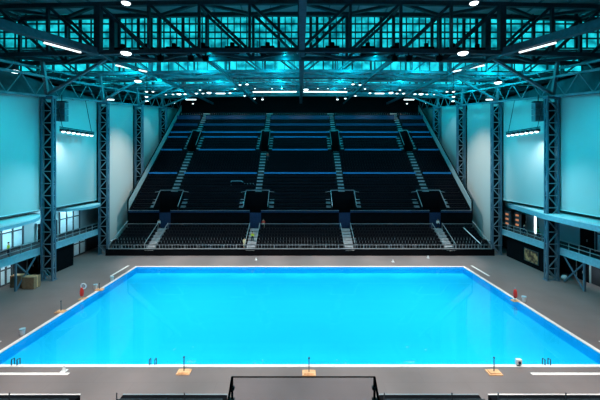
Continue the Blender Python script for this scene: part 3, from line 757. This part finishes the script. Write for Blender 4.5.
# white ball + dark things under the right balcony
T = MB().lathe([(.02, 0), (.25, .08), (.36, .3), (.36, .42), (.25, .64), (.02, .72)], seg=14).build('ball', M['whiteplastic']); T.location = (36.0, 45.2, 0)
tag(T, 'white ball on the floor behind the nearest right tower', 'ball')
# gold sign on dark screen wall
m = bpy.data.materials.new('gold_sign'); m.use_nodes = True; nt = m.node_tree; b = nt.nodes['Principled BSDF']
tc = nt.nodes.new('ShaderNodeTexCoord'); n = nt.nodes.new('ShaderNodeTexNoise'); n.inputs['Scale'].default_value = 1.6; n.inputs['Detail'].default_value = 3
cr = nt.nodes.new('ShaderNodeValToRGB'); cr.color_ramp.elements[0].position = .42; cr.color_ramp.elements[1].position = .6
cr.color_ramp.elements[0].color = (.09, .03, .02, 1); cr.color_ramp.elements[1].color = (.75, .36, .16, 1)
nt.links.new(tc.outputs['Object'], n.inputs['Vector']); nt.links.new(n.outputs['Fac'], cr.inputs[0]); nt.links.new(cr.outputs[0], b.inputs['Base Color'])
M['sign'] = m
T = empty('wall_sign', (35.4, 50.8, .8), 'gold and brown picture sign on the black wall under the right balcony', 'sign')
MB().box(-.06, 0, -1.45, 1.45, 0, 1.75).build('sign_board', M['sign'], T); MB().box(-.08, .02, -1.55, 1.55, -.1, 0).box(-.08, .02, -1.55, 1.55, 1.75, 1.85).box(-.08, .02, -1.55, -1.45, 0, 1.75).box(-.08, .02, 1.45, 1.55, 0, 1.75).build('frame', M['darksteel'], T)
# vertical white light on the right balcony
T = empty('tube_light', (38.3, 54.0, 4.4), 'tall bright white tube light on the right balcony wall behind the person in green', 'light')
MB().box(-.1, 0, -.16, .16, .1, 3.4).build('lens', M['lens'], T); MB().box(0, .12, -.25, .25, 0, 3.5).build('housing', M['white'], T)
for i, (y, lab) in enumerate(((57.5, 'orange glowing display panel by the second right tower'), (56.2, 'orange glowing display panel on the right balcony end, next to the dark door'))):
    T = empty('display_panel', (35.8+i*.9, y, 4.36), lab, 'display', 'orange displays')
    [MB().box(0, .1, -.35, .35, zz, zz+.3).build('screen', M['orangelight'], T) for zz in (1.0, 1.8, 2.6)]; MB().box(.1, .25, -.8, .8, 0, 3.3).build('stand', M['darksteel'], T)

# ------------------------------------------------------------------ people
def skin_mesh(name, verts, edges, radii, material, parent, root=0):
    me = bpy.data.meshes.new(name); me.from_pydata(verts, edges, []); me.materials.append(material)
    o = bpy.data.objects.new(name, me); C.objects.link(o)
    o.modifiers.new('skin', 'SKIN'); 
    sv = me.skin_vertices[0].data if me.skin_vertices else None
    if sv is None:
        bpy.context.view_layer.objects.active = o
    for i, r in enumerate(radii): me.skin_vertices[0].data[i].radius = r if isinstance(r, tuple) else (r, r)
    me.skin_vertices[0].data[root].use_root = True
    ss = o.modifiers.new('sub', 'SUBSURF'); ss.levels = 1; ss.render_levels = 1
    o.parent = parent; return o
def person(loc, rz, label, top, legs='navy', stride=.12, arm=0.25, hair='hair', hat=None):
    T = empty('person', loc, label, 'person', None, rz)
    J = [(0,0,.95),(0,0,1.18),(0,-.01,1.42),(0,-.01,1.53),(0,-.02,1.64),(0,-.03,1.75),
         (-.1,0,.9),(-.12,-stride,.5),(-.12,-stride*.4,.09),(-.12,-stride*.4-.18,.04),
         (.1,0,.9),(.12,stride*.5,.5),(.12,stride,.09),(.12,stride-.18,.04),
         (-.19,0,1.42),(-.25,.02,1.13),(-.23,-arm,.93),(-.22,-arm-.09,.88),
         (.19,0,1.42),(.25,.02,1.13),(.23,-arm*.5,.9),(.22,-arm*.5-.07,.83)]
    E = [(0,1),(1,2),(2,3),(3,4),(4,5),(0,6),(6,7),(7,8),(8,9),(0,10),(10,11),(11,12),(12,13),(2,14),(14,15),(15,16),(16,17),(2,18),(18,19),(19,20),(20,21)]
    R = [(.15,.11),(.13,.1),(.14,.1),.055,.085,.075,.085,.06,.045,.04,.085,.06,.045,.04,.055,.042,.032,.036,.055,.042,.032,.036]
    skin_mesh('body', J, E, R, M['skin'], T)
    ji = [0,1,2,14,15,16,18,19,20]; mp = {a:i for i, a in enumerate(ji)}
    skin_mesh('jacket', [J[i] for i in ji], [(mp[a],mp[b]) for a, b in E if a in mp and b in mp], [(.18,.14),(.16,.13),(.17,.13),.075,.06,.05,.075,.06,.05], M[top], T)
    ji = [0,6,7,8,10,11,12]; mp = {a:i for i, a in enumerate(ji)}
    skin_mesh('trousers', [J[i] for i in ji], [(mp[a],mp[b]) for a, b in E if a in mp and b in mp], [(.165,.125),.11,.08,.065,.11,.08,.065], M[legs], T)
    MB().lathe([(.09,-.04),(.105,.04),(.085,.1),(.02,.125)], (0,.0,1.71), 12).build('hair', M[hair], T)
    return T
def on_lower(r): return lz(r)+.03
person((-8.5, 59.4, on_lower(2)), 0, 'person in a yellow hi-vis jacket standing on the pale steps of the lower tier', 'hivis')
person((-9.75, 58.25, on_lower(0)), .4, 'person in a cream top at the foot of the steps left of the hi-vis one', 'cream', 'cream')
person((-7.0, 63.6, lz(6)+.0), 0, 'person in red on the walkway between tiers above the hi-vis person', 'red', 'cream')
person((-7.4, 76.2, uz(15)), .5, 'person in pink-red top standing beside the upper aisle steps', 'red')
person((-27.0, 63.6, lz(6)), 0, 'person in white on the walkway between tiers, near the left aisle', 'whiteplastic')
person((26.4, 63.6, lz(6)), 0, 'person in white on the walkway between tiers, near the right aisle', 'whiteplastic')
person((36.6, 51.0, 4.35), 1.2, 'person in a green jacket leaning at the right balcony rail', 'green')
person((36.2, 53.6, 4.35), 1.6, 'person in dark clothes at the right balcony rail behind the one in green', 'navy')
person((-36.0, 41.0, 4.35), -1.2, 'person in a hi-vis top behind the left balcony rail', 'hivis')

# ------------------------------------------------------------------ near stand and glass barrier
lab = ('black near-side platform with a white front edge, bottom left corner', 'black near-side platform with posts left of the glass barrier', 'black near-side platform just right of the glass barrier', 'black near-side platform with a white front edge, bottom right corner')
for i, (x0, x1, strip_m) in enumerate(((-30, -13.9, 'white'), (-11.2, -4.6, 'tan'), (5.0, 11.3, 'tan'), (11.9, 30, 'white'))):
    T = empty('seating_platform', ((x0+x1)/2, 21, 0), lab[i], 'platform', 'near-side platforms')
    h = (x1-x0)/2
    MB().box(-h, h, -7, 0, 0, 1.2).build('deck_block', M['black'], T)
    MB().box(-h, h, -.03, .05, 1.14, 1.23).build('edge_strip', M['rail' if strip_m == 'tan' else 'white'], T)
    m = MB(); x = -h+.1
    while x <= h: m.bar((x, -.9, 1.2), (x, -.9, 1.95), .05); x += 4.1
    m.bar((-h+.1, -.9, 1.55), (h-.1, -.9, 1.55), .04).build('guard_rail', M['darksteel'], T)
T = empty('glass_barrier', (0, 7.0, 10.2), 'clear glass barrier in a black frame at the bottom centre in front of the deck', 'barrier')
x0, x1 = -1.43, 1.57; zt = 11.31-10.2
MB().bar((x0, 0, zt), (x1, 0, zt), .02, .02, sides=4).build('top_bar', M['black'], T)
MB().box(x0+.02, x1-.02, -.012, .0, .08, zt-.02).build('glass_pane', M['glass'], T)
for x, d in ((x0, -1), (x1, 1)):
    MB().bar((x, 0, 0), (x, 0, zt), .04).build('post', M['black'], T)
    MB().bar((x, 0, zt), (x+d*.01, -.55, zt-.42), .04).build('side_rail', M['black'], T)
    for zz in (.85, .6): MB().box(x-.05, x+.05, -.04, .03, zz, zz+.06).build('clamp', M['darksteel'], T)
struct(MB().box(-6, 6, -4, 7.2, 9.8, 10.2).build('floor_upper', M['darkwall']))
